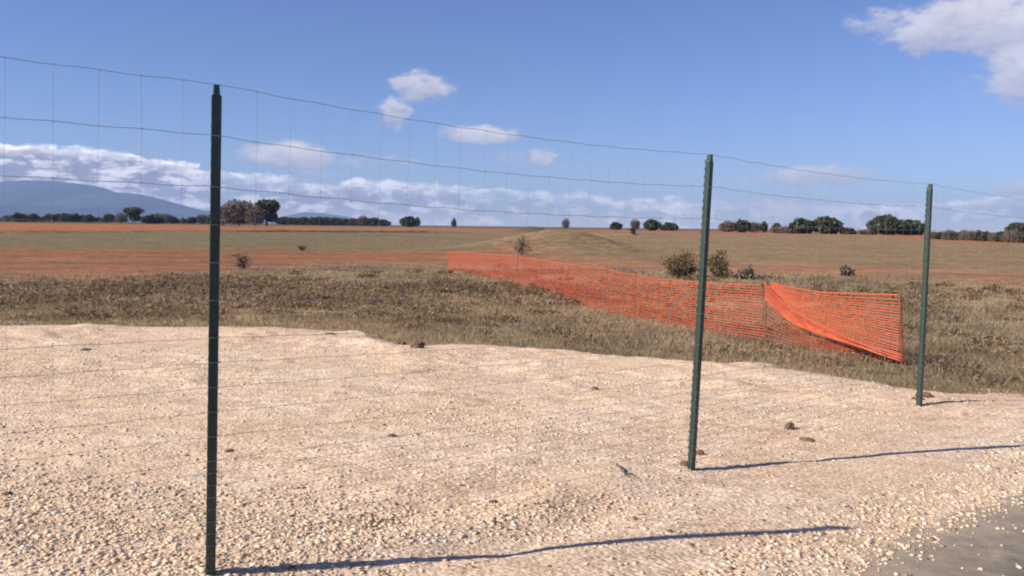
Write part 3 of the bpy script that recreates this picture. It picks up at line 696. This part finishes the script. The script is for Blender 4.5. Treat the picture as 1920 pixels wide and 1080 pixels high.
def bush(name, px, pybase, top, wpx, mat, label, n=500, leaf=.03, asp=1.5, cat='shrub', stems=12):
    q_ = g(px, pybase); D = q_.y; H = at(px, top, D).z - q_.z; hw = wpx * D / F / 2
    root = empty(name, q_); tag(root, label, cat)
    mb = MB(); tips = []
    for i_ in range(stems):
        a_ = random.uniform(0, 6.28); zf_ = random.uniform(.15, 1.0); zt = H * zf_; rr2 = hw * math.sqrt(max(.03, 1 - zf_ ** 2)) * random.uniform(.6, 1.1)
        e_ = Vector((math.cos(a_) * rr2, math.sin(a_) * rr2, zt)); m_ = e_ * .5 + Vector((random.uniform(-.1, .1) * hw, 0, H * .08))
        mb.tube([(0, 0, -.05), m_, e_], [.012, .008, .003], 4); tips.append(e_)
        for s_ in range(3):
            b_ = m_.lerp(e_, random.random()); e2 = b_ + Vector((random.uniform(-.4, .4) * hw, random.uniform(-.4, .4) * hw, random.uniform(.0, .2) * H))
            mb.tube([b_, e2], [.006, .002], 3); tips.append(e2)
    mb.build('branches', m_bark, root)
    tp_ = np.array([tuple(t_) for t_ in tips]); ch = rng.integers(0, len(tp_), n)
    C_ = tp_[ch] * (.45 + .6 * rng.random((n, 1))) + rng.normal(0, .11 * hw, (n, 3)); C_[:, 2] = np.maximum(C_[:, 2], .02)
    V, T = leafquads(C_, np.full(n, leaf), asp=asp); link('foliage', npmesh('foliage', V, T), mat, root); return root
bush('bush', 1280, 521, 470, 82, m_rust, 'brown and green bush standing just left of the middle post', 4200, .017, stems=20)
bush('bush', 1345, 522, 472, 58, m_rust, 'russet bush standing just right of the middle post', 2600, .016, stems=16)
bush('shrub', 978, 478, 442, 50, m_twig, 'thin dark leafless shrub behind the far half of the orange net', 260, .016, 6)
bush('shrub', 1585, 518, 500, 34, m_twig, 'small twiggy shrub above the folded end of the orange net', 250, .03, 2.5)
bush('shrub', 1400, 524, 503, 60, m_twig, 'small dark twiggy shrub between the middle post and the folded net', 300, .03, 2)
bush('shrub', 458, 506, 468, 46, m_twig, 'sparse twiggy shrub on the red soil right of the nearest post', 160, .012, 7)
bush('shrub', 566, 470, 458, 26, m_twig, 'small leaning twig shrub at the edge of the pale field', 60, .018, 6)
bush('shrub', 1187, 440, 428, 16, m_olive, 'small green bush right of the grassy mound foot', 250, .08, 1)
#bush('shrub', 166, 520, 500, 26, m_scrub, 'small dark bush at the far edge of the scrub on the left', 300, .03, 2)
#bush('shrub', 1090, 592, 556, 90, m_scrub, 'broad dark purple brown bush below the middle of the orange net', 2600, .012, 2)
#bush('shrub', 1025, 560, 530, 60, m_scrub, 'dark bush under the lower edge of the orange net', 1800, .013, 2)
#bush('shrub', 1245, 500, 478, 20, m_rust, 'little russet shrub left of the brown and green bush', 200, .03, 2)

# ------------------------------------------------------------------ clods and sticks
def clod(name, px, py, w, hh_, mat, label, cat, seed):
    q_ = g(px, py); q_.z = float(grav_z(np.array([q_.x]), np.array([q_.y]))[0]); 
    import bmesh
    bm = bmesh.new(); bmesh.ops.create_icosphere(bm, subdivisions=3, radius=.5)
    for v_ in bm.verts:
        n_ = float(fbm(v_.co.x * 3 + seed, v_.co.y * 3 + v_.co.z * 2.3, 3, 1.7)); v_.co *= .6 + .8 * n_
        v_.co.x *= w; v_.co.y *= w * .7; v_.co.z *= hh_
    me_ = bpy.data.meshes.new(name); bm.to_mesh(me_); bm.free(); o = link(name, me_, mat); o.location = q_ + Vector((0, 0, hh_ * .15)); o.rotation_euler = (0, 0, seed)
    tag(o, label, cat); return o
clod('earth_clod', 1480, 812, .11, .08, m_clod, 'brown clod of earth on the gravel between the middle and farthest posts', 'clod', 1)
clod('earth_clod', 1513, 836, .13, .03, m_clod, 'flat dark earth clod just below the round brown clod', 'clod', 2.2)
clod('earth_clod', 1312, 866, .055, .06, m_clod, 'small brown clod at the foot of the middle post', 'clod', 3.1)
clod('earth_clod', 1284, 882, .10, .03, m_clod, 'flat brown clod just left of the middle post foot', 'clod', 4.4)
clod('earth_clod', 1733, 765, .14, .07, m_clod, 'dark clod packed against the foot of the farthest post', 'clod', 5.7)
clod('earth_clod', 1720, 769, .10, .05, m_clod, 'smaller dark clod at the left of the farthest post foot', 'clod', 6.1)
clod('earth_clod', 782, 666, .26, .13, m_clod, 'large dark clod on the far rim of the gravel', 'clod', 7.7)
clod('earth_clod', 748, 657, .22, .08, m_clod, 'dark clod beside the larger one on the gravel rim', 'clod', 8.3)
clod('earth_clod', 15, 940, .05, .03, m_clod, 'small dark clod on the gravel at the left edge of the view', 'clod', 9.3)
def stick(a_, c_, r_, label):
    p0 = g(*a_); p1 = g(*c_)
    for p_ in (p0, p1): p_.z = float(grav_z(np.array([p_.x]), np.array([p_.y]))[0]) + .012
    root = MB(); mid = p0.lerp(p1, .5) + Vector((.004, 0, .012)); root.tube([Vector((0, 0, 0)), mid - p0, p1 - p0], [r_, r_ * .9, r_ * .5], 6)
    o = root.build('stick', m_bark); o.location = p0; tag(o, label, 'stick')
stick((1156, 891), (1167, 908), .008, 'short dark twig pointing away on the gravel left of the middle post')
stick((1170, 912), (1192, 914), .007, 'short dark twig lying crosswise on the gravel left of the middle post')

# ------------------------------------------------------------------ mountains
def ridge(name, prof, D, depth):
    """ridge whose skyline follows prof (px, py), a solid range with a front and back slope"""
    P_ = []; pr_ = np.array(prof, float); pxs = np.linspace(pr_[0, 0], pr_[-1, 0], 160); pys = np.interp(pxs, pr_[:, 0], pr_[:, 1]) + 5 * (fbm(pxs * .02, pxs * 0, 4, 1.0) - .5)
    V = []; rows = 14
    for j, (a_, b_) in enumerate(zip(pxs, pys)):
        top_ = at(a_, b_, D); 
        for k_ in range(rows):
            f = k_ / (rows - 1) * 2 - 1; y_ = D + f * depth; w = (1 - abs(f)) ** .85
            zz_ = (top_.z) * w + 60 * (w * (1 - w)) * 2 * (float(fbm(a_ * .02, f * 3, 4, 1.5)) - .5)
            V.append((top_.x, y_, zz_ - (20 if abs(f) == 1 else 0)))
    n = len(pxs); i_ = np.arange(n * rows).reshape(n, rows); q_ = np.stack([i_[:-1, :-1], i_[1:, :-1], i_[1:, 1:], i_[:-1, 1:]], -1).reshape(-1, 4)
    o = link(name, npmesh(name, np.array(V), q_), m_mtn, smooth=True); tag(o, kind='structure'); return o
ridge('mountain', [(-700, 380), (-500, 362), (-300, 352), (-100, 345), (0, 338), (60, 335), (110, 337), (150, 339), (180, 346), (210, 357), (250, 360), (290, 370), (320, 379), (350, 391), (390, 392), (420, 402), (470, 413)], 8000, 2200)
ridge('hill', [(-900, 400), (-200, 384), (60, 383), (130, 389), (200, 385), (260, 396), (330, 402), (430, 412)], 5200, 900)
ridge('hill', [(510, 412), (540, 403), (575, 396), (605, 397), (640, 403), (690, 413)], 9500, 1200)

# ------------------------------------------------------------------ haze
hb = MB(); hb.box((0, 0, 200), (23000, 23000, 440)); hm = bpy.data.materials.new('haze'); hm.use_nodes = True
hn = hm.node_tree; hn.nodes.clear(); pv = hn.nodes.new('ShaderNodeVolumePrincipled'); ho = hn.nodes.new('ShaderNodeOutputMaterial'); hn.links.new(pv.outputs[0], ho.inputs['Volume'])
pv.inputs['Density'].default_value = .00009; pv.inputs['Color'].default_value = (.47, .64, 1.0, 1); pv.inputs['Anisotropy'].default_value = 0
hz_ = hb.build('haze', hm); tag(hz_, 'thin blue distance haze over the plain', 'haze', kind='stuff')
# more crumbs of brown earth lying about on the gravel, each a thing of its own
for (cx_, cy_, w_, h_, lb) in ((430, 858, .07, .02, 'long brown clod on the gravel just right of the nearest post at mid height'), (160, 668, .16, .03, 'dark earth crumb ridge on the far left gravel near the grass'), (620, 640, .13, .04, 'small earth clod near the gravel rim left of the big dark clod'),
    (1115, 738, .10, .04, 'small clod in the middle of the gravel left of the middle post'), (925, 952, .05, .025, 'small dark crumb on the gravel above the nearest post shadow'), (735, 832, .07, .03, 'pale brown clod on the gravel between nearest and middle posts'),
    (1255, 1016, .03, .02, 'tiny dark crumb just above the shadow of the nearest post')):
    clod('earth_clod', cx_, cy_, w_, h_, m_clod, lb, 'clod', cx_ * .01)
